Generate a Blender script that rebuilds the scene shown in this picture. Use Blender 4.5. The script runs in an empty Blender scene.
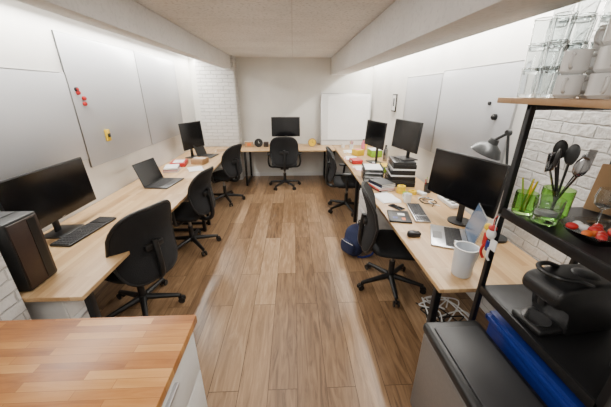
import bpy, bmesh, math, random
from mathutils import Vector, Matrix, Euler
random.seed(7)
S=bpy.context.scene
R=math.radians

# ------------------------------------------------------------------ materials
def newmat(name):
    m=bpy.data.materials.new(name); m.use_nodes=True
    nt=m.node_tree; b=nt.nodes['Principled BSDF']
    return m,nt,b
def N(nt,t,**kw):
    n=nt.nodes.new(t)
    for k,v in kw.items(): setattr(n,k,v)
    return n
def rgb(c): return (c[0],c[1],c[2],1)
def mat(name,col,rough=.5,metal=0,var=.06,scale=30,bump=0,trans=0,emit=None,es=0,coat=0):
    m,nt,b=newmat(name)
    tc=N(nt,'ShaderNodeTexCoord'); no=N(nt,'ShaderNodeTexNoise'); no.inputs['Scale'].default_value=scale
    no.inputs['Detail'].default_value=4
    nt.links.new(tc.outputs['Object'],no.inputs['Vector'])
    mx=N(nt,'ShaderNodeMix',data_type='RGBA')
    mx.inputs[6].default_value=rgb([c*(1-var) for c in col]); mx.inputs[7].default_value=rgb([min(1,c*(1+var)) for c in col])
    nt.links.new(no.outputs['Fac'],mx.inputs[0]); nt.links.new(mx.outputs[2],b.inputs['Base Color'])
    b.inputs['Roughness'].default_value=rough; b.inputs['Metallic'].default_value=metal
    b.inputs['Transmission Weight'].default_value=trans
    b.inputs['Coat Weight'].default_value=coat
    if bump:
        bp=N(nt,'ShaderNodeBump'); bp.inputs['Strength'].default_value=bump; bp.inputs['Distance'].default_value=.01
        nt.links.new(no.outputs['Fac'],bp.inputs['Height']); nt.links.new(bp.outputs[0],b.inputs['Normal'])
    if emit:
        b.inputs['Emission Color'].default_value=rgb(emit); b.inputs['Emission Strength'].default_value=es
    return m
def woodmat(name,cols,length,width,along='y',rough=.4,grain=.35,mortar=.0015,gap=.55,gscale=1.0):
    """planks / staves laid along one axis"""
    m,nt,b=newmat(name); L=nt.links
    g=N(nt,'ShaderNodeNewGeometry'); sp=N(nt,'ShaderNodeSeparateXYZ'); L.new(g.outputs['Position'],sp.inputs[0])
    cb=N(nt,'ShaderNodeCombineXYZ')
    a,c=('Y','X') if along=='y' else ('X','Y')
    L.new(sp.outputs[a],cb.inputs[0]); L.new(sp.outputs[c],cb.inputs[1])
    br=N(nt,'ShaderNodeTexBrick'); br.offset=.37; br.offset_frequency=2
    L.new(cb.outputs[0],br.inputs['Vector'])
    br.inputs['Color1'].default_value=(0,0,0,1); br.inputs['Color2'].default_value=(1,1,1,1)
    br.inputs['Mortar'].default_value=(.5,.5,.5,1)
    br.inputs['Scale'].default_value=1; br.inputs['Brick Width'].default_value=length; br.inputs['Row Height'].default_value=width
    br.inputs['Mortar Size'].default_value=mortar; br.inputs['Mortar Smooth'].default_value=.1
    mul=N(nt,'ShaderNodeVectorMath',operation='MULTIPLY'); mul.inputs[1].default_value=(1.3*gscale,12*gscale,1)
    L.new(cb.outputs[0],mul.inputs[0])
    ad=N(nt,'ShaderNodeVectorMath',operation='MULTIPLY_ADD'); ad.inputs[1].default_value=(13,7,31)
    L.new(br.outputs['Color'],ad.inputs[0]); L.new(mul.outputs[0],ad.inputs[2])
    n1=N(nt,'ShaderNodeTexNoise'); n1.inputs['Scale'].default_value=2.2; n1.inputs['Detail'].default_value=7; n1.inputs['Distortion'].default_value=1.2
    n1.inputs['Roughness'].default_value=.62
    L.new(ad.outputs[0],n1.inputs['Vector'])
    ex=N(nt,'ShaderNodeMapRange'); ex.inputs['From Min'].default_value=.28; ex.inputs['From Max'].default_value=.72
    L.new(n1.outputs['Fac'],ex.inputs['Value'])
    mm=N(nt,'ShaderNodeMix',data_type='RGBA'); mm.inputs[0].default_value=grain
    L.new(br.outputs['Color'],mm.inputs[6]); L.new(ex.outputs[0],mm.inputs[7])
    cr=N(nt,'ShaderNodeValToRGB'); els=cr.color_ramp.elements
    while len(els)<len(cols): els.new(.5)
    for i,cc in enumerate(cols):
        els[i].position=.12+.76*i/(len(cols)-1); els[i].color=rgb(cc)
    L.new(mm.outputs[2],cr.inputs[0])
    dk=N(nt,'ShaderNodeMix',data_type='RGBA',blend_type='MULTIPLY'); dk.inputs[7].default_value=(gap,gap*.85,gap*.7,1)
    L.new(br.outputs['Fac'],dk.inputs[0]); L.new(cr.outputs[0],dk.inputs[6]); L.new(dk.outputs[2],b.inputs['Base Color'])
    rr=N(nt,'ShaderNodeMath',operation='MULTIPLY_ADD'); rr.inputs[1].default_value=.15; rr.inputs[2].default_value=rough-.07
    L.new(n1.outputs['Fac'],rr.inputs[0]); L.new(rr.outputs[0],b.inputs['Roughness'])
    bp=N(nt,'ShaderNodeBump'); bp.inputs['Strength'].default_value=.12; bp.inputs['Distance'].default_value=.003
    L.new(n1.outputs['Fac'],bp.inputs['Height']); L.new(bp.outputs[0],b.inputs['Normal'])
    return m
def brickmat(name,col):
    m,nt,b=newmat(name); L=nt.links
    g=N(nt,'ShaderNodeNewGeometry'); sp=N(nt,'ShaderNodeSeparateXYZ'); L.new(g.outputs['Position'],sp.inputs[0])
    ad=N(nt,'ShaderNodeMath',operation='ADD'); L.new(sp.outputs['X'],ad.inputs[0]); L.new(sp.outputs['Y'],ad.inputs[1])
    cb=N(nt,'ShaderNodeCombineXYZ'); L.new(ad.outputs[0],cb.inputs[0]); L.new(sp.outputs['Z'],cb.inputs[1])
    ns=N(nt,'ShaderNodeTexNoise'); ns.inputs['Scale'].default_value=9; L.new(g.outputs['Position'],ns.inputs['Vector'])
    wb=N(nt,'ShaderNodeVectorMath',operation='MULTIPLY_ADD'); wb.inputs[1].default_value=(.025,.025,0)
    L.new(ns.outputs['Color'],wb.inputs[0]); L.new(cb.outputs[0],wb.inputs[2])
    br=N(nt,'ShaderNodeTexBrick'); L.new(wb.outputs[0],br.inputs['Vector'])
    br.inputs['Color1'].default_value=rgb(col); br.inputs['Color2'].default_value=rgb([c*.92 for c in col]); br.inputs['Mortar'].default_value=rgb([c*.72 for c in col])
    br.inputs['Scale'].default_value=1; br.inputs['Brick Width'].default_value=.21; br.inputs['Row Height'].default_value=.068
    br.inputs['Mortar Size'].default_value=.006; br.inputs['Mortar Smooth'].default_value=.6
    L.new(br.outputs['Color'],b.inputs['Base Color'])
    n2=N(nt,'ShaderNodeTexNoise'); n2.inputs['Scale'].default_value=35; n2.inputs['Detail'].default_value=6; L.new(g.outputs['Position'],n2.inputs['Vector'])
    mt=N(nt,'ShaderNodeMath',operation='MULTIPLY_ADD'); mt.inputs[1].default_value=-1.3
    L.new(br.outputs['Fac'],mt.inputs[0]); L.new(n2.outputs['Fac'],mt.inputs[2])
    bp=N(nt,'ShaderNodeBump'); bp.inputs['Strength'].default_value=.9; bp.inputs['Distance'].default_value=.01
    L.new(mt.outputs[0],bp.inputs['Height']); L.new(bp.outputs[0],b.inputs['Normal'])
    b.inputs['Roughness'].default_value=.55
    return m
def wallmat(name,col,bump=.15,var=.04,scale=3,rough=.8,dist=.01,panels=False,speck=0):
    m,nt,b=newmat(name); L=nt.links
    g=N(nt,'ShaderNodeNewGeometry')
    n1=N(nt,'ShaderNodeTexNoise'); n1.inputs['Scale'].default_value=scale; n1.inputs['Detail'].default_value=8; L.new(g.outputs['Position'],n1.inputs['Vector'])
    mx=N(nt,'ShaderNodeMix',data_type='RGBA'); mx.inputs[6].default_value=rgb([c*(1-var) for c in col]); mx.inputs[7].default_value=rgb([min(1,c*(1+var)) for c in col])
    cr=N(nt,'ShaderNodeValToRGB'); cr.color_ramp.elements[0].position=.35; cr.color_ramp.elements[1].position=.65
    L.new(n1.outputs['Fac'],cr.inputs[0]); L.new(cr.outputs[0],mx.inputs[0]); out=mx.outputs[2]
    n2=N(nt,'ShaderNodeTexNoise'); n2.inputs['Scale'].default_value=scale*5; n2.inputs['Detail'].default_value=8; L.new(g.outputs['Position'],n2.inputs['Vector'])
    if speck:
        n3=N(nt,'ShaderNodeTexNoise'); n3.inputs['Scale'].default_value=38; n3.inputs['Detail'].default_value=5; L.new(g.outputs['Position'],n3.inputs['Vector'])
        c3=N(nt,'ShaderNodeValToRGB'); c3.color_ramp.elements[0].position=.36; c3.color_ramp.elements[1].position=.47
        c3.color_ramp.elements[0].color=(1-speck,)*3+(1,); L.new(n3.outputs['Fac'],c3.inputs[0])
        m3=N(nt,'ShaderNodeMix',data_type='RGBA',blend_type='MULTIPLY'); m3.inputs[0].default_value=1; L.new(out,m3.inputs[6]); L.new(c3.outputs[0],m3.inputs[7]); out=m3.outputs[2]
    if panels:
        br=N(nt,'ShaderNodeTexBrick'); br.offset=0; L.new(g.outputs['Position'],br.inputs['Vector'])
        br.inputs['Scale'].default_value=1; br.inputs['Brick Width'].default_value=2.1; br.inputs['Row Height'].default_value=.62
        br.inputs['Mortar Size'].default_value=.006; br.inputs['Color1'].default_value=(1,1,1,1); br.inputs['Color2'].default_value=(.93,.93,.93,1); br.inputs['Mortar'].default_value=(.78,.77,.76,1)
        m4=N(nt,'ShaderNodeMix',data_type='RGBA',blend_type='MULTIPLY'); m4.inputs[0].default_value=.8; L.new(out,m4.inputs[6]); L.new(br.outputs['Color'],m4.inputs[7]); out=m4.outputs[2]
    L.new(out,b.inputs['Base Color'])
    bp=N(nt,'ShaderNodeBump'); bp.inputs['Strength'].default_value=bump; bp.inputs['Distance'].default_value=dist
    L.new(n2.outputs['Fac'],bp.inputs['Height']); L.new(bp.outputs[0],b.inputs['Normal'])
    b.inputs['Roughness'].default_value=rough
    return m

M_floor=woodmat('oak_laminate',[(.095,.052,.026),(.185,.108,.055),(.27,.167,.09),(.36,.24,.14)],1.25,.19,'y',.33,.55,.0024,.3)
DC=[(.37,.215,.09),(.47,.30,.145),(.56,.38,.20)]
M_desk=woodmat('birch_staves',DC,.5,.045,'y',.42,.4,.0006,.8)
M_deskx=woodmat('birch_staves_x',DC,.5,.045,'x',.42,.4,.0006,.8)
M_butch=woodmat('butcher_block',[(.20,.06,.010),(.36,.135,.026),(.46,.205,.048),(.55,.28,.085)],.30,.034,'x',.36,.35,.0008,.6)
M_shelfw=woodmat('shelf_wood',[(.34,.18,.08),(.52,.33,.17)],.8,.06,'y',.5,.6,.0006,.8)
M_wall=wallmat('plaster',(.72,.71,.68))
M_wallb=wallmat('plaster_back',(.70,.69,.65),.05)
M_ceil=wallmat('rough_concrete',(.80,.79,.775),.8,.06,2.2,.85,.02,True,.22)
M_beam=wallmat('beam_paint',(.72,.71,.69),.2,.05,2,speck=.08)
M_brick=brickmat('white_brick',(.72,.71,.69))
M_board=mat('whiteboard_surface',(.48,.49,.515),.32,0,.01)
M_alu=mat('aluminium',(.5,.5,.51),.35,.9)
M_black=mat('black_plastic',(.006,.006,.0065),.45)
M_fab=mat('black_mesh_fabric',(.005,.005,.006),.9,0,.4,140,.3)
M_blkmet=mat('black_steel',(.009,.009,.010),.4,.3)
M_screen=mat('screen_glass',(.004,.004,.005),.14,0,.02)
M_key=mat('keycap',(.022,.022,.024),.5)
M_white=mat('white_plastic',(.70,.70,.69),.4)
M_cab=mat('white_cabinet',(.68,.67,.65),.45)
M_silver=mat('silver_aluminium',(.50,.51,.53),.3,.85)
M_steel=mat('brushed_steel',(.26,.26,.26),.38,.8,.1,60)
M_brown=mat('dark_walnut_panel',(.034,.017,.012),.45,0,.3,25)
M_blue=mat('blue_plastic',(.007,.022,.17),.4)
M_navy=mat('navy_fabric',(.010,.016,.055),.85,0,.3,60,.3)
M_red=mat('red_plastic',(.45,.015,.015),.4)
M_yel=mat('yellow',(.72,.48,.01),.5)
M_green=mat('lime',(.22,.42,.02),.5)
M_orange=mat('orange',(.65,.15,.02),.5)
M_tan=mat('cardboard',(.36,.22,.11),.8)
M_paper=mat('paper',(.76,.76,.75),.8)
M_lamp=mat('lamp_grey',(.035,.037,.038),.35,.3)
M_jug=mat('frosted_plastic',(.66,.70,.75),.3,0,.02,20,0,.15)
M_cer=mat('white_ceramic',(.76,.76,.75),.15,0,.01,20,0,0,None,0,.4)
M_led=mat('led_diffuser',(.9,.9,.9),.5,emit=(1,.96,.88),es=8)
M_bluescr=mat('lit_screen',(.02,.03,.05),.2,emit=(.3,.42,.6),es=.3)
M_glass=mat('clear_glass',(.86,.89,.89),.02,0,.0,20,0,1.0)
M_gglass=mat('green_glass',(.50,.80,.30),.03,0,.0,20,0,1.0)
M_pink=mat('pink_paper',(.62,.15,.22),.7)
M_chrome=mat('dark_chrome',(.35,.35,.36),.15,1)

# ------------------------------------------------------------------ mesh builder
class B:
    def __init__(s): s.bm=bmesh.new(); s.mats=[]
    def add(s,t,m,M=None):
        if M is not None: t.transform(M)
        if m not in s.mats: s.mats.append(m)
        i=s.mats.index(m)
        for f in t.faces: f.material_index=i; f.smooth=True
        bmesh.ops.recalc_face_normals(t,faces=t.faces[:])
        me=bpy.data.meshes.new('t'); t.to_mesh(me); t.free(); s.bm.from_mesh(me); bpy.data.meshes.remove(me)
    def box(s,c,d,m,bev=0,rot=(0,0,0),seg=2,taper=None):
        t=bmesh.new(); bmesh.ops.create_cube(t,size=1)
        for v in t.verts:
            k=1 if taper is None or v.co.z<0 else taper
            v.co=Vector((v.co.x*d[0]*k,v.co.y*d[1]*k,v.co.z*d[2]))
        if bev: bmesh.ops.bevel(t,geom=t.edges[:],offset=bev,segments=seg,affect='EDGES',profile=.5)
        s.add(t,m,Matrix.Translation(c)@Euler(rot).to_matrix().to_4x4())
    def bb(s,x0,x1,y0,y1,z0,z1,m,bev=0):
        s.box(((x0+x1)/2,(y0+y1)/2,(z0+z1)/2),(x1-x0,y1-y0,z1-z0),m,bev)
    def cyl(s,p0,p1,r0,m,r1=None,seg=20):
        p0,p1=Vector(p0),Vector(p1); r1=r0 if r1 is None else r1
        t=bmesh.new(); L=(p1-p0).length
        bmesh.ops.create_cone(t,cap_ends=True,segments=seg,radius1=r0,radius2=r1,depth=L)
        q=(p1-p0).to_track_quat('Z','Y').to_matrix().to_4x4()
        s.add(t,m,Matrix.Translation((p0+p1)/2)@q)
    def sph(s,c,r,m,rot=(0,0,0),seg=20):
        if not hasattr(r,'__len__'): r=(r,r,r)
        t=bmesh.new(); bmesh.ops.create_uvsphere(t,u_segments=seg,v_segments=seg//2+2,radius=1)
        s.add(t,m,Matrix.Translation(c)@Euler(rot).to_matrix().to_4x4()@Matrix.Diagonal((r[0],r[1],r[2],1)))
    def lathe(s,prof,m,c=(0,0,0),rot=(0,0,0),seg=24):
        t=bmesh.new(); rings=[]
        for r,z in prof:
            if r<1e-5: rings.append([t.verts.new((0,0,z))])
            else: rings.append([t.verts.new((r*math.cos(2*math.pi*i/seg),r*math.sin(2*math.pi*i/seg),z)) for i in range(seg)])
        for a,b in zip(rings,rings[1:]):
            for i in range(seg):
                j=(i+1)%seg
                if len(a)==1 and len(b)==1: continue
                if len(a)==1: t.faces.new((a[0],b[j],b[i]))
                elif len(b)==1: t.faces.new((a[i],a[j],b[0]))
                else: t.faces.new((a[i],a[j],b[j],b[i]))
        s.add(t,m,Matrix.Translation(c)@Euler(rot).to_matrix().to_4x4())
    def tube(s,pts,r,m,seg=8,sub=6,r1=None):
        P=[Vector(p) for p in pts]
        if len(P)>2 and sub>1:
            Q=[]
            E=[2*P[0]-P[1]]+P+[2*P[-1]-P[-2]]
            for i in range(1,len(E)-2):
                a,b_,c,d=E[i-1:i+3]
                for k in range(sub):
                    u=k/sub
                    Q.append(.5*((2*b_)+(c-a)*u+(2*a-5*b_+4*c-d)*u*u+(3*b_-a-3*c+d)*u**3))
            Q.append(P[-1]); P=Q
        t=bmesh.new(); rings=[]; up=None
        for i,p in enumerate(P):
            d=(P[min(i+1,len(P)-1)]-P[max(i-1,0)]).normalized()
            if up is None:
                up=Vector((0,0,1)) if abs(d.z)<.9 else Vector((1,0,0))
            n=(up-d*up.dot(d)).normalized(); up=n; bn=d.cross(n)
            rr=r if r1 is None else r+(r1-r)*i/(len(P)-1)
            rings.append([t.verts.new(p+n*rr*math.cos(2*math.pi*k/seg)+bn*rr*math.sin(2*math.pi*k/seg)) for k in range(seg)])
        for a,b_ in zip(rings,rings[1:]):
            for k in range(seg):
                j=(k+1)%seg; t.faces.new((a[k],a[j],b_[j],b_[k]))
        t.faces.new(rings[0]); t.faces.new(rings[-1][::-1])
        s.add(t,m)
    def prism(s,poly,z0,z1,m,M=None,bev=0,seg=2):
        t=bmesh.new()
        a=[t.verts.new((x,y,z0)) for x,y in poly]; b_=[t.verts.new((x,y,z1)) for x,y in poly]
        n=len(poly)
        for i in range(n):
            j=(i+1)%n; t.faces.new((a[i],a[j],b_[j],b_[i]))
        t.faces.new(a[::-1]); t.faces.new(b_)
        if bev: bmesh.ops.bevel(t,geom=t.edges[:],offset=bev,segments=seg,affect='EDGES',profile=.5)
        s.add(t,m,M)
    def pad(s,W,H,T,m,fn,n=5,nu=18,nv=20,wf=None):
        """rounded cushion: fn(x,y,z)->Vector ; x width, y length, z thickness"""
        t=bmesh.new()
        for sgn in (1,-1):
            g=[]
            for j in range(nv+1):
                v=-math.cos(math.pi*j/nv)
                row=[]
                ww=W*(max(0,1-abs(v)**n))**(1/n)*(wf(v) if wf else 1)
                for i in range(nu+1):
                    u=-math.cos(math.pi*i/nu)
                    th=T*math.sqrt(max(0,1-abs(u)**5))*math.sqrt(max(0,1-abs(v)**7))
                    row.append(t.verts.new(fn(u*ww,v*H,sgn*th)))
                g.append(row)
            for j in range(nv):
                for i in range(nu):
                    t.faces.new((g[j][i],g[j][i+1],g[j+1][i+1],g[j+1][i]))
        bmesh.ops.remove_doubles(t,verts=t.verts[:],dist=.0004)
        bmesh.ops.dissolve_degenerate(t,edges=t.edges[:],dist=.0001)
        s.add(t,m)
    def done(s,name,loc=(0,0,0),rz=0,rot=None,ang=38):
        me=bpy.data.meshes.new(name); s.bm.to_mesh(me); s.bm.free()
        for m in s.mats: me.materials.append(m)
        me.set_sharp_from_angle(angle=R(ang))
        o=bpy.data.objects.new(name,me); S.collection.objects.link(o)
        o.location=loc; o.rotation_euler=rot if rot else (0,0,rz)
        return o

def simple(name,x0,x1,y0,y1,z0,z1,m,bev=0):
    b=B(); cx,cy,cz=(x0+x1)/2,(y0+y1)/2,(z0+z1)/2
    b.box((0,0,0),(x1-x0,y1-y0,z1-z0),m,bev); return b.done(name,(cx,cy,cz))

# ------------------------------------------------------------------ room shell
LW,RW,BW,CH=-2.05,1.65,6.25,2.42
DZ=.73
simple('floor',-2.3,1.9,-1.5,6.5,-.1,0,M_floor)
simple('ceiling',-2.3,1.9,-1.5,6.5,CH,CH+.1,M_ceil)
simple('wall_left',LW-.2,LW,1.3,BW+.2,0,CH,M_wall)
simple('wall_left_pier',LW-.2,-1.5,-1.3,1.3,0,CH,M_brick)
simple('wall_back',LW,RW,BW,BW+.2,0,CH,M_wallb)
simple('wall_right',RW,RW+.2,1.95,BW+.2,0,CH,M_wall)
simple('wall_right_brick',RW-.01,RW+.2,-1.3,1.95,0,CH,M_brick)
simple('wall_front',LW-.2,RW+.2,-1.5,-1.3,0,CH,M_wall)
simple('wall_pillar',-1.84,-1.12,5.95,BW,0,CH,M_brick,.008)
simple('trim_beam_right',.77,1.08,-1.3,BW,2.10,CH,M_beam,.006)
simple('trim_beam_left',-1.30,-1.17,-1.3,BW,2.19,CH,M_beam,.006)
simple('baseboard_back',-1.12,RW,BW-.015,BW,0,.08,M_white)
simple('baseboard_left',LW,LW+.015,1.3,5.95,0,.08,M_white)
simple('baseboard_right',RW-.025,RW-.01,1.95,BW,0,.08,M_white)

# ------------------------------------------------------------------ furniture
def desk(x0,x1,y0,y1,m,legs='y'):
    b=B(); cx,cy=(x0+x1)/2,(y0+y1)/2; X,Y=x1-x0,y1-y0
    b.box((0,0,DZ-.014),(X,Y,.028),m,.003)
    def frame(px,py,ax):
        hw=(X if ax=='x' else Y)/2-.05
        for sg in (-1,1):
            o=(px+sg*hw,py) if ax=='x' else (px,py+sg*hw)
            b.box((o[0],o[1],.35),(.04,.04,.70),M_blkmet,.004)
        d=(2*hw,.04,.03) if ax=='x' else (.04,2*hw,.03)
        b.box((px,py,.686),d,M_blkmet,.003); b.box((px,py,.03),d,M_blkmet,.003)
    if legs=='y':
        frame(0,-Y/2+.10,'x'); frame(0,Y/2-.10,'x'); b.box((0,0,.67),(.04,Y-.24,.04),M_blkmet,.003)
    else:
        frame(-X/2+.14,0,'y'); frame(X/2-.14,0,'y'); b.box((0,0,.67),(X-.3,.04,.04),M_blkmet,.003)
    b.done('desk',(cx,cy,0))
desk(LW+.01,-1.19,1.31,3.62,M_desk)
desk(LW+.01,-1.19,3.625,5.93,M_desk)
desk(.83,RW-.02,1.29,3.62,M_desk)
desk(.83,RW-.02,3.625,6.22,M_desk)
desk(-1.10,.82,5.48,6.22,M_deskx,'x')

def chair(loc,rz,arms=True,hb=.25,wb=.24,top=1.0,base=.3,name='office_chair',lean=0):
    b=B()
    for k in range(5):
        a=2*math.pi*k/5+base; c,s_=math.cos(a),math.sin(a)
        b.cyl((.03*c,.03*s_,.115),(.30*c,.30*s_,.078),.028,M_black,.018,10)
        b.cyl((.30*c,.30*s_,.09),(.30*c,.30*s_,.03),.010,M_black,seg=8)
        for sg in (-1,1):
            ox,oy=-s_*sg*.016,c*sg*.016
            b.cyl((.31*c+ox-s_*.009*sg,.31*s_+oy+c*.009*sg,.03),(.31*c+ox,.31*s_+oy,.03),.029,M_black,seg=14)
        b.box((.305*c,.305*s_,.052),(.05,.02,.024),M_black,.004,(0,0,a))
    b.cyl((0,0,.085),(0,0,.14),.042,M_black); b.cyl((0,0,.14),(0,0,.28),.028,M_black); b.cyl((0,0,.28),(0,0,.41),.018,M_steel)
    b.box((0,-.02,.405),(.16,.24,.05),M_black,.012)
    b.pad(.25,.245,.045,M_fab,lambda x,y,z:Vector((x,y+.03,.46+z-.03*max(0,y/.245)**4+.012*(x/.25)**2)),4)
    zc=top-hb
    b.tube([(0,-.10,.405),(0,-.24,.395),(0,-.315,.46),(0,-.315,.62),(0,-.30,zc+.03)],.024,M_black,10)
    b.box((0,-.285,zc-.02),(.16,.035,.05),M_black,.01)
    def bk(x,y,z):
        v=y/hb
        return Vector((x,-.265+z+.055*(x/.23)**2-(.045+lean)*max(0,v)**2+.02*math.cos(v*3)-.01,zc+y))
    wf=lambda v: 1-.14*max(0,v)**2-.10*max(0,-v)
    b.pad(wb,hb,.020,M_fab,bk,4.5,wf=wf)
    pts=[]
    for k in range(37):
        t=2*math.pi*k/36; cu=math.copysign(abs(math.cos(t))**.5,math.cos(t)); sv=math.copysign(abs(math.sin(t))**.5,math.sin(t))
        pts.append(bk(wb*cu*wf(sv),hb*sv,0))
    b.tube(pts,.012,M_black,8,1)
    if arms:
        for sg in (-1,1):
            b.tube([(sg*.12,-.02,.41),(sg*.27,-.02,.42),(sg*.31,-.03,.51),(sg*.30,-.02,.655)],.018,M_black,8)
            b.pad(.045,.125,.016,M_black,lambda x,y,z,sg=sg:Vector((sg*.295+x,y+.01,.67+z)),4,8,12)
    return b.done(name,(loc[0],loc[1],0),rz)
# rz: chair local +Y = sitter's facing
chair((-1.345,2.05),R(66),False,.30,.28,1.02)
chair((-1.27,3.12),R(78),True)
chair((-1.21,4.68),R(65),True)
chair((-.19,5.46),R(2),True,.27,.26,1.03)
chair((.93,2.27),R(-103),False,.30,.25,1.02,.1)
chair((.83,4.22),R(-95),True)

def monitor(p,q,z0,z1,base=DZ,m_b=M_black,chin=.0,name='computer_monitor',foot='rect',tilt=R(-4),scr=M_screen):
    p=Vector((p[0],p[1],0)); q=Vector((q[0],q[1],0)); c=(p+q)/2; d=q-p; W=d.length; H=z1-z0
    th=math.atan2(d.y,d.x); b=B(); zc=(z0+z1)/2-base
    rot=(tilt,0,0)
    Mx=Matrix.Translation((0,0,zc))@Euler(rot).to_matrix().to_4x4()
    def bx(c_,s_,m,bev=0):
        t=Mx@Vector(c_); b.box(t,s_,m,bev,rot)
    bx((0,0,0),(W,.022,H),m_b,.005)
    bx((0,.022,-.01),(W*.7,.03,H*.7),m_b,.012)
    bx((0,-.0112,chin/2),(W-.016,.002,H-.018-chin),scr)
    bx((0,-.0112,-H/2+.010),(.03,.003,.004),M_silver)
    b.box((0,.06,(zc+.02)/2),(.055,.018,zc+.02),M_black,.005)
    b.box((0,.04,zc),(.07,.05,.07),m_b,.006)
    if foot=='rect': b.box((0,.03,.006),(.24,.19,.012),M_black,.005)
    else: b.cyl((0,.07,0),(0,.07,.012),.10,m_b,seg=32)
    b.done(name,(c.x,c.y,base),th)
monitor((-1.86,1.72),(-1.86,2.52),.86,1.26)
monitor((-1.80,4.66),(-1.62,5.16),.89,1.32)
monitor((-.45,5.93),(.13,5.93),.93,1.315)
monitor((1.20,4.70),(1.33,4.12),.98,1.37)
monitor((1.27,3.58),(1.38,3.07),1.14,1.48,base=1.03)
monitor((1.28,2.49),(1.47,1.82),.92,1.32,foot='round')

def laptop(loc,rz,W=.33,D=.23,mb=M_silver,ang=108,scr=M_screen,name='laptop'):
    """user sits at -Y, hinge at +Y"""
    b=B()
    b.box((0,0,.008),(W,D,.014),mb,.004)
    b.box((0,.03,.0155),(W*.88,D*.45,.001),M_black)
    for r in range(5):
        for k in range(13):
            b.box((-W*.41+W*.82*k/12,.03+D*(.18-.09*r),.0175),(W*.056,D*.072,.003),M_key)
    b.box((0,-D*.32,.0155),(W*.34,D*.26,.001),M_steel if mb==M_silver else M_key)
    t=R(ang)
    u=Vector((0,-math.cos(t),math.sin(t)))
    c=Vector((0,D/2,.014))+u*(D/2)
    rot=(-(t-math.pi/2),0,0)
    b.box(c,(W,.006,D),mb,.0025,rot)
    n=Vector((0,-math.sin(t),-math.cos(t)))
    b.box(c+n*.0036,(W*.96,.001,D*.94),scr,0,rot)
    b.cyl((-W*.4,D/2,.012),(W*.4,D/2,.012),.006,M_black,seg=10)
    b.done(name,(loc[0],loc[1],loc[2] if len(loc)>2 else DZ),rz)
laptop((-1.60,3.40),R(83),.42,.28,M_black)
laptop((-1.50,4.98),R(80),.33,.23,M_black)
laptop((1.195,1.89),R(-114),.37,.26,M_silver,101,M_bluescr)

def keyboard(loc,rz,L=.44,W=.135,m=M_black,mk=M_key):
    b=B(); b.box((0,0,.009),(L,W,.016),m,.004)
    for r in range(6):
        for k in range(20):
            if k in (14,): continue
            b.box((-L*.465+L*.93*k/19,W*(.38-.152*r),.0195),(L*.040,W*.115,.006),mk,.001,seg=1)
    b.done('keyboard',(loc[0],loc[1],DZ+.001),rz)
keyboard((-1.70,2.12),R(84),.50,.16)
keyboard((1.15,2.37),R(-100),.42,.13,M_silver)
def mouse(loc,rz,m=M_black):
    b=B(); b.pad(.032,.055,.02,m,lambda x,y,z:Vector((x,y,.018+max(z,-.016)*(1+.3*(y<0)))),2.4,10,12)
    b.cyl((-.004,.03,.034),(.004,.03,.034),.010,M_key,seg=12)
    b.done('computer_mouse',(loc[0],loc[1],DZ+.001),rz)
mouse((.935,1.93),R(-90))

# desktop pc tower
b=B(); b.box((0,0,.215),(.44,.20,.42),M_black,.012)
b.box((.222,0,.215),(.008,.18,.39),M_brown,.003)
b.box((.227,.045,.215),(.004,.05,.37),M_black)
b.box((-.02,0,.427),(.3,.15,.006),M_key,.002)
for sx in(-.17,.17):
    for sy in(-.07,.07): b.cyl((sx,sy,0),(sx,sy,.008),.014,M_black,seg=12)
b.done('desktop_computer_tower',(-1.715,1.455,DZ))

# kitchen counter
b=B(); b.bb(-1.495,-.43,.30,.965,.862,.90,M_butch,.003)
b.bb(-1.49,-.455,.33,.94,.10,.862,M_cab)
b.bb(-1.47,-.48,.38,.91,0,.10,M_black)
for z0,z1 in((.11,.36),(.365,.615),(.62,.855)):
    b.bb(-.457,-.440,.345,.93,z0,z1,M_cab,.003); b.bb(-.443,-.425,.55,.72,z1-.05,z1-.035,M_alu,.002)
b.done('kitchen_counter')

def drawers(x0,x1,y0,y1,z1,face):
    b=B(); b.box((0,0,z1/2+.01),(x1-x0,y1-y0,z1-.02),M_cab,.004)
    n=3
    for k in range(n):
        zz=.04+(z1-.06)*(k+.5)/n
        b.box((face*(x1-x0)/2,0,zz),(.016,(y1-y0)-.02,(z1-.06)/n-.008),M_cab,.003)
        b.box((face*((x1-x0)/2+.012),0,zz+.05),(.012,.12,.01),M_alu,.002)
    for sx in(-1,1):
        for sy in(-1,1): b.cyl((sx*(x1-x0)*.4,sy*(y1-y0)*.4,0),(sx*(x1-x0)*.4,sy*(y1-y0)*.4,.03),.02,M_black,seg=12)
    b.done('drawer_unit',((x0+x1)/2,(y0+y1)/2,0))
drawers(-1.93,-1.47,1.47,1.71,.62,1)
drawers(.86,1.33,3.10,3.46,.62,-1)

# whiteboards
def board(y0,y1,z0,z1,side):
    b=B(); Y,Z=y1-y0,z1-z0
    b.box((0,0,0),(.014,Y,Z),M_board,.002)
    for sg in(-1,1):
        b.box((0,0,sg*(Z/2-.003)),(.018,Y,.006),M_alu,.002); b.box((0,sg*(Y/2-.003),0),(.018,.006,Z),M_alu,.002)
    x=LW+.0105 if side<0 else RW-.0105
    b.done('whiteboard',(x,(y0+y1)/2,(z0+z1)/2))
board(1.45,2.84,1.17,1.95,-1)
board(2.85,4.15,1.08,2.28,-1)
board(4.16,5.45,1.08,2.28,-1)
board(2.12,3.28,1.12,2.0,1)
board(3.29,4.30,1.12,1.98,1)
b=B()
for dy,dz in((0,0),(.06,-.05),(.05,-.10),(-.01,.03)):
    b.cyl((0,dy,dz),(.018,dy,dz),.019,M_red if dz<.02 else M_black,seg=18); b.cyl((.018,dy,dz),(.026,dy,dz),.012,M_red,seg=14)
b.done('whiteboard_magnets',(LW+.021,2.93,1.78))
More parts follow.
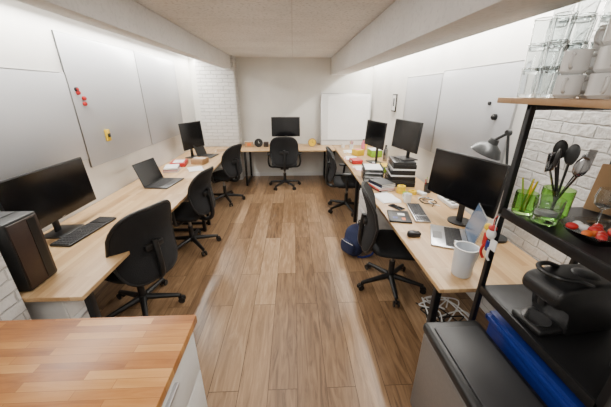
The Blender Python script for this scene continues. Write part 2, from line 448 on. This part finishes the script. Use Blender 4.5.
b=B(); b.cyl((0,0,0),(-.02,0,0),.025,M_black,seg=18); b.sph((-.024,0,0),(.012,.018,.018),M_black)
b.cyl((0,.10,.10),(-.014,.10,.10),.015,M_black,seg=16)
b.done('whiteboard_magnets',(RW-.021,2.30,1.60))
b=B(); b.box((.012,0,0),(.024,.06,.12),M_yel,.004); b.box((.027,0,0),(.006,.045,.04),M_black,.002)
b.done('whiteboard_eraser',(LW+.021,3.2,1.35))

# leaning board on rear desk
b=B(); b.box((0,0,.52),(1.02,.014,1.04),M_white,.003); b.box((.04,-.009,.55),(.80,.004,.86),M_paper)
for sg in(-1,1): b.box((sg*.505,0,.52),(.014,.02,1.04),M_alu,.003)
b.box((0,0,1.035),(1.02,.02,.014),M_alu,.003); b.box((0,-.012,.10),(1.0,.012,.02),M_alu,.002)
b.done('flip_chart_board',(1.08,6.0,DZ+.002),rot=(R(-9),0,R(-2)))

b=B(); b.box((0,0,0),(.016,.19,.27),M_black,.003); b.box((-.009,0,0),(.002,.15,.23),M_paper); b.box((-.0105,0,.01),(.001,.07,.12),M_lamp)
b.done('picture_frame',(RW-.009,4.78,1.62))

def clock(loc,face,r=.075):
    b=B(); b.cyl((0,.025,r),(0,-.025,r),r,M_black if face is M_black else M_tan,seg=32); b.cyl((0,-.025,r),(0,-.028,r),r*.82,face,seg=32)
    b.box((0,-.030,r+.02),(.005,.002,.045),M_black if face is not M_black else M_white); b.box((.014,-.030,r),(.032,.002,.005),M_black if face is not M_black else M_white)
    b.cyl((-.03,0,0),(-.03,0,.02),.008,M_black,seg=8); b.cyl((.03,0,0),(.03,0,.02),.008,M_black,seg=8)
    b.done('desk_clock',(loc[0],loc[1],DZ+.001),0)
clock((-.72,5.85),M_black,.085); clock((.38,5.85),M_yel,.085)
b=B(); b.box((0,0,.05),(.10,.08,.10),M_brown,.006); b.cyl((0,-.041,.05),(0,-.044,.05),.035,M_black,seg=24); b.done('desk_speaker',(-.57,5.87,DZ))
b=B(); b.box((0,0,.055),(.17,.12,.11),M_tan,.004); b.box((0,0,.111),(.17,.03,.002),M_paper); b.box((0,-.061,.06),(.08,.002,.05),M_orange); b.done('cardboard_box',(-.92,5.88,DZ),R(8))
keyboard((-.16,5.66),0,.40,.12,M_white,M_white)

# far-left desk clutter
b=B(); b.box((0,0,.03),(.22,.30,.06),M_red,.004); b.box((0,0,.062),(.15,.2,.002),M_paper); b.done('red_gift_box',(-1.78,4.36,DZ),R(10))
b=B(); b.box((0,0,.04),(.2,.2,.08),M_tan,.004); b.box((0,0,.081),(.2,.03,.002),M_paper); b.done('cardboard_box',(-1.50,4.48,DZ),R(-12))
def books(loc,rz,n,w,d,t,cols,name='book_stack'):
    b=B(); z=0
    for i in range(n):
        tt=t*random.uniform(.7,1.3); m=cols[i%len(cols)]; r=random.uniform(-.08,.08)
        ww,dd=w*random.uniform(.88,1),d*random.uniform(.88,1)
        b.box((0,0,z+tt/2),(ww-.006,dd-.006,tt-.004),M_paper,0,(0,0,r)); 
        b.box((0,0,z+.0015),(ww,dd,.003),m,0,(0,0,r)); b.box((0,0,z+tt-.0015),(ww,dd,.003),m,0,(0,0,r))
        b.box((-ww/2*math.cos(r),-ww/2*math.sin(r),z+tt/2),(.004,dd,tt),m,0,(0,0,r)); z+=tt
    b.done(name,loc,rz); return z
books((-1.76,4.03,DZ),.2,4,.2,.28,.018,[M_paper,M_red,M_navy])
# right desk clutter
random.seed(3)
b=B(); z=0
for i,(m,t) in enumerate([(M_black,.05),(M_lamp,.03),(M_black,.045),(M_white,.02),(M_black,.055),(M_paper,.02),(M_black,.05),(M_lamp,.03)]):
    b.box((random.uniform(-.008,.008),0,z+t/2),(.30-.01*i*.6,.36,t-.002),m,.003,(0,0,random.uniform(-.04,.04))); z+=t
    b.box((-.148,.05,z-t/2),(.004,.08,t*.4),M_silver)
b.done('equipment_stack',(1.31,3.32,DZ),R(-8))
b=B()
for k in range(4):
    z=.05*k+.003
    b.box((0,0,z),(.24,.32,.004),M_black,.001); b.box((-.118,0,z+.015),(.004,.32,.03),M_black); b.box((.118,0,z+.015),(.004,.32,.03),M_black); b.box((0,0,z+.008),(.21,.29,.008),M_paper)
for sx in(-.118,.118):
    for sy in(-.155,.155): b.cyl((sx,sy,0),(sx,sy,.19),.004,M_black,seg=8)
b.done('letter_tray',(1.01,3.50,DZ),R(-8))
books((1.02,3.10,DZ),.3,5,.2,.26,.018,[M_black,M_red,M_paper,M_navy])
def roll(loc,m,r=.045):
    b=B(); b.lathe([(r*.5,0),(r,0),(r,.04),(r*.5,.04),(r*.5,0)],m); b.done('tape_roll',loc,0)
roll((1.20,2.95,DZ),M_yel,.05); roll((1.31,2.90,DZ),M_yel,.045); roll((1.215,2.84,DZ),M_green,.035); roll((1.20,2.95,DZ+.041),M_yel,.045)
b=B(); b.box((0,0,.06),(.19,.24,.12),M_green,.006); b.box((0,0,.123),(.195,.245,.008),M_white,.003); b.done('storage_box',(1.42,4.88,DZ),.1)
b=B(); b.box((0,0,.045),(.16,.20,.09),M_green,.006); b.box((0,0,.093),(.165,.205,.008),M_yel,.003); b.done('storage_box',(1.27,3.86,DZ),-.1)
b=B(); b.box((0,0,.03),(.16,.22,.06),M_red,.004); b.box((-.081,0,.03),(.002,.1,.03),M_paper); b.done('red_gift_box',(.99,4.40,DZ),.1)
b=B(); b.box((0,0,.05),(.16,.16,.10),M_yel,.004); b.box((0,0,.101),(.12,.1,.002),M_pink); b.done('cardboard_box',(1.15,4.99,DZ),.4)
def papers(loc,rz,n=5,cols=(M_paper,),s=(.19,.27)):
    b=B()
    for i in range(n): b.box((random.uniform(-.015,.015),random.uniform(-.015,.015),.0015+.0016*i),(s[0],s[1],.0014),cols[i%len(cols)],0,(0,0,random.uniform(-.2,.2)))
    b.done('paper_sheets',loc,rz)
papers((.98,2.78,DZ),.2); papers((.99,4.02,DZ),.1,6,(M_paper,M_pink,M_paper)); papers((1.05,5.28,DZ),.1,5,(M_paper,M_yel)); papers((.97,4.72,DZ),-.1,5,(M_pink,M_paper,M_orange))
papers((-1.45,4.10,DZ),.3,4); papers((-1.4,5.5,DZ),.1,4,(M_paper,M_tan))
b=B(); b.box((0,0,.009),(.19,.25,.016),M_black,.004); b.box((.02,.03,.0175),(.06,.05,.001),M_paper); b.box((-.04,-.05,.0175),(.04,.04,.001),M_blue); b.box((.03,-.07,.0175),(.03,.05,.001),M_orange)
b.done('notebook_with_stickers',(.945,2.29,DZ),R(-12))
b=B(); b.box((0,0,.005),(.075,.155,.008),M_black,.003); b.box((0,0,.0095),(.068,.145,.001),M_screen); b.done('smartphone',(1.00,2.52,DZ),R(30))
def penpot(loc,cols,m=M_white):
    b=B(); b.lathe([(0,0),(.038,0),(.042,.10),(.038,.10),(.034,.006),(0,.006)],m)
    for i in range(7):
        a=i*.9; b.cyl((.012*math.cos(a),.012*math.sin(a),.01),(.035*math.cos(a),.035*math.sin(a),.15+.01*(i%3)),.004,cols[i%len(cols)],seg=8)
    b.done('pen_holder',loc)
penpot((1.14,5.55,DZ),[M_yel,M_pink,M_blue,M_red]); penpot((1.50,2.95,DZ),[M_red,M_black,M_green],M_lamp)
def bottle(loc,m,h=.24,cap=M_black):
    b=B(); b.lathe([(0,0),(.034,0),(.036,.008),(.036,h*.68),(.016,h*.86),(.014,h*.93),(0,h*.93)],m); b.cyl((0,0,h*.92),(0,0,h),.016,cap); b.done('water_bottle',loc)
bottle((1.30,5.25,DZ),M_pink); bottle((1.49,4.5,DZ),M_chrome,.26); bottle((1.40,5.5,DZ),M_yel,.2); bottle((1.08,3.72,DZ),M_red,.17,M_white)
def cup(loc,rz):
    b=B(); b.lathe([(0,0),(.036,0),(.040,.09),(.037,.09),(.033,.005),(0,.005)],M_cer); b.tube([(.037,0,.075),(.062,0,.07),(.062,0,.03),(.036,0,.02)],.005,M_cer)
    b.done('coffee_mug',loc,rz)
cup((1.0,5.7,DZ),1); cup((1.16,2.66,DZ),2)
def figurine(loc,rz,m1,m2):
    b=B(); b.cyl((0,0,0),(0,0,.006),.018,M_white); b.lathe([(0,.006),(.014,.006),(.017,.025),(.010,.045),(0,.05)],m1); b.sph((0,0,.058),.014,m2)
    for sg in(-1,1): b.sph((sg*.010,0,.072),(.005,.004,.007),m2,seg=10); b.tube([(sg*.010,0,.04),(sg*.020,-.006,.032),(sg*.018,-.012,.022)],.004,m1,6)
    b.done('desk_figurine',loc,rz)
figurine((1.13,1.60,DZ),2.6,M_red,M_white); figurine((1.20,1.58,DZ),2.9,M_white,M_red)
b=B(); b.box((0,0,.016),(.06,.12,.03),M_white,.006); b.tube([(0,.06,.016),(.02,.08,.01),(.03,.10,.006)],.004,M_white); b.done('power_adapter',(1.40,2.88,DZ),.4)
b=B(); b.box((0,0,.025),(.07,.30,.04),M_white,.006)
for k in range(4): b.cyl((0,-.105+.07*k,.045),(0,-.105+.07*k,.047),.022,M_lamp,seg=16)
b.done('power_strip',(1.55,2.60,DZ),0)
b=B(); b.tube([(0,0,.006),(.05,.08,.006),(-.04,.14,.02),(.06,.20,.006),(.10,.12,.006),(.02,.03,.02),(-.05,.10,.006),(-.03,.22,.006),(.08,.25,.006)],.005,M_black)
b.tube([(.08,0,.006),(.0,.08,.02),(.10,.18,.006),(.0,.26,.006),(-.06,.20,.006)],.004,M_white); b.done('cable_tangle',(1.36,2.52,DZ))
b=B()
random.seed(5)
for k in range(5):
    b.tube([(random.uniform(-.2,.2),random.uniform(-.25,.25),.012+.006*k) for _ in range(7)],.006,M_black if k%2 else M_white)
b.done('floor_cables',(1.28,1.80,0))

# jug
b=B(); b.lathe([(0,0),(.050,0),(.056,.01),(.066,.19),(.062,.19),(.052,.012),(0,.012)],M_jug,seg=28); b.lathe([(.062,.188),(.069,.19),(.069,.197),(.062,.197),(.062,.188)],M_white)
b.prism([(-.02,0),(.02,0),(0,.03)],.17,.195,M_jug,Matrix.Translation((0,.060,0)))
b.tube([(.060,0,.17),(.105,0,.165),(.108,0,.08),(.056,0,.05)],.009,M_jug); b.done('water_jug',(1.03,1.43,DZ),R(20))

# lamp
b=B(); b.cyl((0,0,0),(0,0,.02),.075,M_lamp,seg=28)
b.tube([(0,0,.02),(0,.01,.30)],.009,M_lamp,8,1); b.cyl((-.015,.01,.30),(.015,.01,.30),.018,M_lamp,seg=14)
b.tube([(0,.01,.30),(-.04,.10,.79)],.009,M_lamp,8,1); b.cyl((-.055,.10,.79),(-.025,.10,.79),.020,M_lamp,seg=14)
b.tube([(-.04,.10,.79),(-.09,.16,.73)],.011,M_lamp,8,1)
b.lathe([(0,.115),(.03,.115),(.04,.08),(.085,.05),(.112,0),(.108,0),(.08,.045),(.034,.072),(0,.074)],M_lamp,(-.11,.19,.63),(R(14),R(16),0),28)
b.sph((-.11,.19,.665),.028,M_white)
b.done('desk_lamp',(1.55,1.86,DZ))

# ------------------------------------------------------------------ shelving unit
b=B(); X0,X1,Y0,Y1=1.0,1.5,.58,1.22
for x in(X0,X1):
    for y in(Y0,Y1): b.box((x+.0125*(1 if x==X0 else -1),y,.87),(.025,.025,1.74),M_blkmet,.002)
for z in(.25,.81,1.264):
    b.bb(X0+.005,X1-.005,Y0,Y1,z-.018,z,M_blkmet,.002)
    for x in(X0+.006,X1-.006): b.box((x,(Y0+Y1)/2,z-.015),(.012,Y1-Y0,.045),M_blkmet,.002)
for y in(Y0,Y1): b.box(((X0+X1)/2,y,1.728),(X1-X0,.022,.022),M_blkmet,.002)
b.bb(X0-.02,X1+.03,Y0-.05,1.40,1.74,1.765,M_shelfw,.003)
b.done('shelving_unit')
TZ=1.767; MZ=1.266; LZ=.812
def stack(loc,n,name='stacked_drinking_glasses',r=.036,h=.115,m=M_glass):
    b=B()
    for k in range(n):
        z=k*h*.80
        b.lathe([(0,z),(r*.80,z),(r*.84,z+.01),(r,z+h),(r-.003,z+h),(r*.80-.003,z+.014),(0,z+.012)],m,seg=20)
        b.lathe([(r,z+h),(r+.0015,z+h+.001),(r-.0015,z+h+.003),(r-.003,z+h)],m,seg=20)
    b.done(name,loc)
for i,(x,y,n) in enumerate([(1.04,1.31,3),(1.125,1.33,4),(1.05,1.225,3),(1.14,1.24,4),(1.215,1.31,3),(1.23,1.22,4),(1.31,1.28,3)]): stack((x,y,TZ),n)
def mugs(loc,n,rz=0):
    b=B()
    for k in range(n):
        z=k*.082
        b.lathe([(0,z),(.030,z),(.040,z+.012),(.041,z+.08),(.037,z+.08),(.036,z+.014),(0,z+.008)],M_cer)
        b.tube([(.039,0,z+.066),(.064,0,z+.06),(.064,0,z+.03),(.039,0,z+.02)],.0055,M_cer)
    b.done('stacked_mugs',loc,rz)
mugs((1.04,1.11,TZ),2,R(215)); mugs((1.15,1.12,TZ),3,R(190)); mugs((1.06,1.00,TZ),3,R(230)); mugs((1.17,1.01,TZ),3,R(200))
# utensil jar
b=B(); b.lathe([(0,0),(.052,0),(.056,.01),(.058,.13),(.055,.13),(.053,.012),(0,.012)],M_gglass)
UT=[M_black,M_lamp,M_black,M_chrome,M_black,M_lamp,M_chrome,M_chrome]
for i in range(8):
    a=i*.785; tx,ty=.05*math.cos(a),.05*math.sin(a); h=.24+.025*(i%3)
    mm=UT[i]
    b.cyl((-tx*.4,-ty*.4,.015),(tx,ty,h-.04),.0045,mm,seg=8)
    if i%4==3:
        b.box((tx*1.15,ty*1.15,h),(.05,.004,.085),mm,.0015,(0,.12,a+1))
    else: b.sph((tx*1.15,ty*1.15,h),(.026,.008,.042),mm,(0,.1,a+1),14)
b.done('utensil_jar',(1.16,1.12,MZ))
b=B(); b.lathe([(0,0),(.040,0),(.043,.01),(.043,.10),(.040,.10),(.039,.012),(0,.012)],M_gglass)
for k in range(9): b.cyl((.01*math.cos(k),.01*math.sin(k),.014),(.033*math.cos(k*2.1),.033*math.sin(k*2.1),.15+.01*(k%3)),.0035,[M_green,M_yel][k%2],seg=6)
b.done('straw_jar',(1.06,1.165,MZ))
b=B()
for k in range(2): b.lathe([(0,.03*k),(.04,.03*k),(.046,.03*k+.008),(.052,.03*k+.08),(.049,.03*k+.08),(.043,.03*k+.01),(0,.03*k+.008)],M_glass,seg=28)
b.cyl((0,0,.042),(0,0,.06),.038,M_white)
b.done('glass_bowl',(1.07,1.055,MZ))
def wineglass(b,c,m=M_glass):
    b.lathe([(0,0),(.032,0),(.032,.003),(.005,.006),(.004,.07),(.03,.09),(.036,.12),(.030,.16),(.028,.16),(.034,.12),(.028,.092),(0,.078)],m,c,seg=20)
b=B()
for x,y in((0,0),(.09,.02),(.03,-.09),(.12,-.08)): wineglass(b,(x,y,0))
b.done('wine_glasses',(1.27,1.02,MZ))
b=B(); b.lathe([(0,0),(.05,0),(.09,.025),(.115,.05),(.111,.05),(.088,.03),(.05,.006),(0,.006)],M_glass)
for i in range(14):
    a=i*.8; r=.065*(i%3)/2+.01
    b.sph((r*math.cos(a),r*math.sin(a),.032+.010*(i%2)),(.02,.016,.014),[M_orange,M_red,M_paper,M_red][i%4],(0,0,a),12)
b.done('snack_bowl',(1.13,.89,MZ))
b=B(); b.box((0,0,.11),(.018,.13,.22),M_tan,.006); b.cyl((.0,0,.20),(.0095,0,.20),.01,M_black,seg=12); b.done('cutting_board',(1.42,1.14,MZ),rot=(0,R(8),R(25)))
# keyring ornaments hanging from post
b=B(); b.tube([(0,0,.02),(-.015,0,0),(-.012,0,-.05)],.002,M_red,6); b.tube([(0,0,.02),(-.02,-.02,-.02),(-.015,-.02,-.08)],.002,M_white,6)
b.sph((-.014,0,-.07),(.016,.020,.026),M_white); b.sph((-.014,0,-.042),(.015,.017,.014),M_red); b.box((-.015,-.026,-.11),(.004,.035,.05),M_paper,.001); b.box((-.016,.022,-.11),(.006,.022,.06),M_red,.002)
b.box((-.016,.0,-.13),(.006,.02,.05),M_blue,.002); b.sph((-.014,.024,-.05),(.014,.016,.018),M_yel); b.cyl((-.008,0,.02),(.002,0,.02),.005,M_silver,seg=8)
b.tube([(-.015,.02,-.13),(-.02,.025,-.17),(-.012,.015,-.20)],.006,M_red,6); b.tube([(-.015,-.01,-.13),(-.02,-.015,-.17),(-.012,-.02,-.19)],.005,M_white,6)
o=b.done('keyring_ornaments',(.997,1.21,1.21)); o.scale=(1.25,1.25,1.15)
# capsule coffee machine : side profile (x depth, z) extruded across the width, big soft bevel
b=B()
top=[(.13+.05*math.sin(t),.19+.05*math.cos(t)) for t in [R(90),R(60),R(30),R(0)]]
nose=[(-.15-.045*math.sin(t),.195+.05*math.cos(t)) for t in [R(0),R(35),R(70),R(105),R(140),R(170)]]
prof=[(.16,.0),(.18,.03)]+top+[(.0,.255)]+nose+[(-.10,.140),(-.085,.11),(-.085,.045),(-.09,0)]
Mp=Matrix(((1,0,0,0),(0,0,1,0),(0,1,0,0),(0,0,0,1)))
b.prism(prof,-.085,.085,M_black,Mp,.016,4)
b.box((-.13,0,.016),(.14,.15,.032),M_black,.012,seg=3); b.cyl((-.145,0,.033),(-.145,0,.037),.055,M_chrome,seg=28)
b.cyl((-.145,0,.155),(-.145,0,.115),.020,M_black,.016)
b.tube([(-.03,-.07,.245),(-.10,-.068,.275),(-.17,-.05,.285),(-.19,0,.285),(-.17,.05,.285),(-.10,.068,.275),(-.03,.07,.245)],.010,M_black)
b.lathe([(0,0),(.055,0),(.058,.01),(.058,.20),(.050,.21),(0,.21)],M_lamp,(.215,0,.0),seg=28)
b.sph((.02,0,.25),(.05,.05,.012),M_key)
b.done('espresso_machine',(1.22,.955,LZ),R(6))
b=B(); b.lathe([(0,0),(.045,0),(.05,.01),(.055,.15),(.035,.19),(.035,.21),(0,.21)],M_steel); b.tube([(.052,0,.15),(.09,0,.14),(.09,0,.05),(.052,0,.03)],.007,M_black); b.done('milk_frother',(1.24,.69,LZ),R(180))

# bins
b=B(); b.box((0,0,.30),(.29,.52,.58),M_steel,.02,seg=3); b.box((0,0,.012),(.27,.50,.024),M_black,.004)
b.box((0,0,.615),(.305,.535,.06),M_black,.022,seg=3); b.box((0,-.01,.648),(.235,.44,.012),M_key,.005); b.box((0,-.265,.03),(.12,.05,.02),M_black,.006)
b.done('trash_can',(.835,.88,0),R(1))
b=B(); b.box((0,0,.215),(.40,.50,.43),M_blue,.012)
b.box((-.205,0,.40),(.02,.52,.03),M_blue,.004); b.box((.205,0,.40),(.02,.52,.03),M_blue,.004); b.box((0,.255,.40),(.43,.02,.03),M_blue,.004); b.box((0,-.255,.40),(.43,.02,.03),M_blue,.004)
b.box((0,0,.435),(.41,.51,.01),M_blue,.003)
b.done('recycling_bin',(1.25,.90,.252))

# backpack
b=B()
b.pad(.15,.18,.09,M_navy,lambda x,y,z:Vector((x*(1+.1*math.sin(y*20)),z+.35*y,.18+y*.9)),3.5,14,16)
b.pad(.11,.08,.035,M_navy,lambda x,y,z:Vector((x,z-.12,.12+y)),3.5,10,10)
b.tube([(-.03,.06,.34),(-.03,.06,.40),(.03,.06,.40),(.03,.06,.34)],.008,M_black)
for sg in(-1,1): b.tube([(sg*.07,.15,.32),(sg*.13,.19,.24),(sg*.18,.12,.06),(sg*.15,.02,.015),(sg*.10,-.05,.015)],.012,M_blue)
b.tube([(-.10,-.135,.19),(0,-.158,.20),(.10,-.135,.19)],.003,M_silver,6)
b.done('backpack',(.71,2.88,0),R(-60))

# LED strips
for nm,x in(('led_light_strip',-1.90),('led_light_strip',1.50)):
    b=B(); b.box((0,0,0),(.05,4.9,.02),M_led,.004); b.box((0,0,.016),(.06,4.92,.012),M_white); b.done(nm,(x,3.78,CH-.024))
def area(name,loc,sx,sy,p,col=(1,.965,.91),rot=(0,0,0)):
    l=bpy.data.lights.new(name,'AREA'); l.shape='RECTANGLE'; l.size=sx; l.size_y=sy; l.energy=p; l.color=col
    o=bpy.data.objects.new(name,l); o.location=loc; o.rotation_euler=rot; S.collection.objects.link(o)
area('led_glow_left',(-1.90,3.78,CH-.045),.06,4.9,105,(1,.965,.90))
area('led_glow_right',(1.50,3.78,CH-.045),.06,4.9,115,(1,.965,.90))
area('ceiling_light_near',(-.2,-.4,CH-.03),1.0,.6,36)
area('fill_light_mid',(-.2,2.9,CH-.01),.7,3.6,26)  # added fill light over the aisle, no real fixture there
w=bpy.data.worlds.new('world'); S.world=w; w.use_nodes=True
w.node_tree.nodes['Background'].inputs[0].default_value=(.8,.85,.9,1); w.node_tree.nodes['Background'].inputs[1].default_value=.3

cam=bpy.data.cameras.new('camera'); co=bpy.data.objects.new('camera',cam); S.collection.objects.link(co)
co.location=(0,0,1.79); co.rotation_euler=(R(90-21.7),0,R(-2.37)); cam.sensor_width=36; cam.lens=16.56; cam.clip_start=.02
S.camera=co
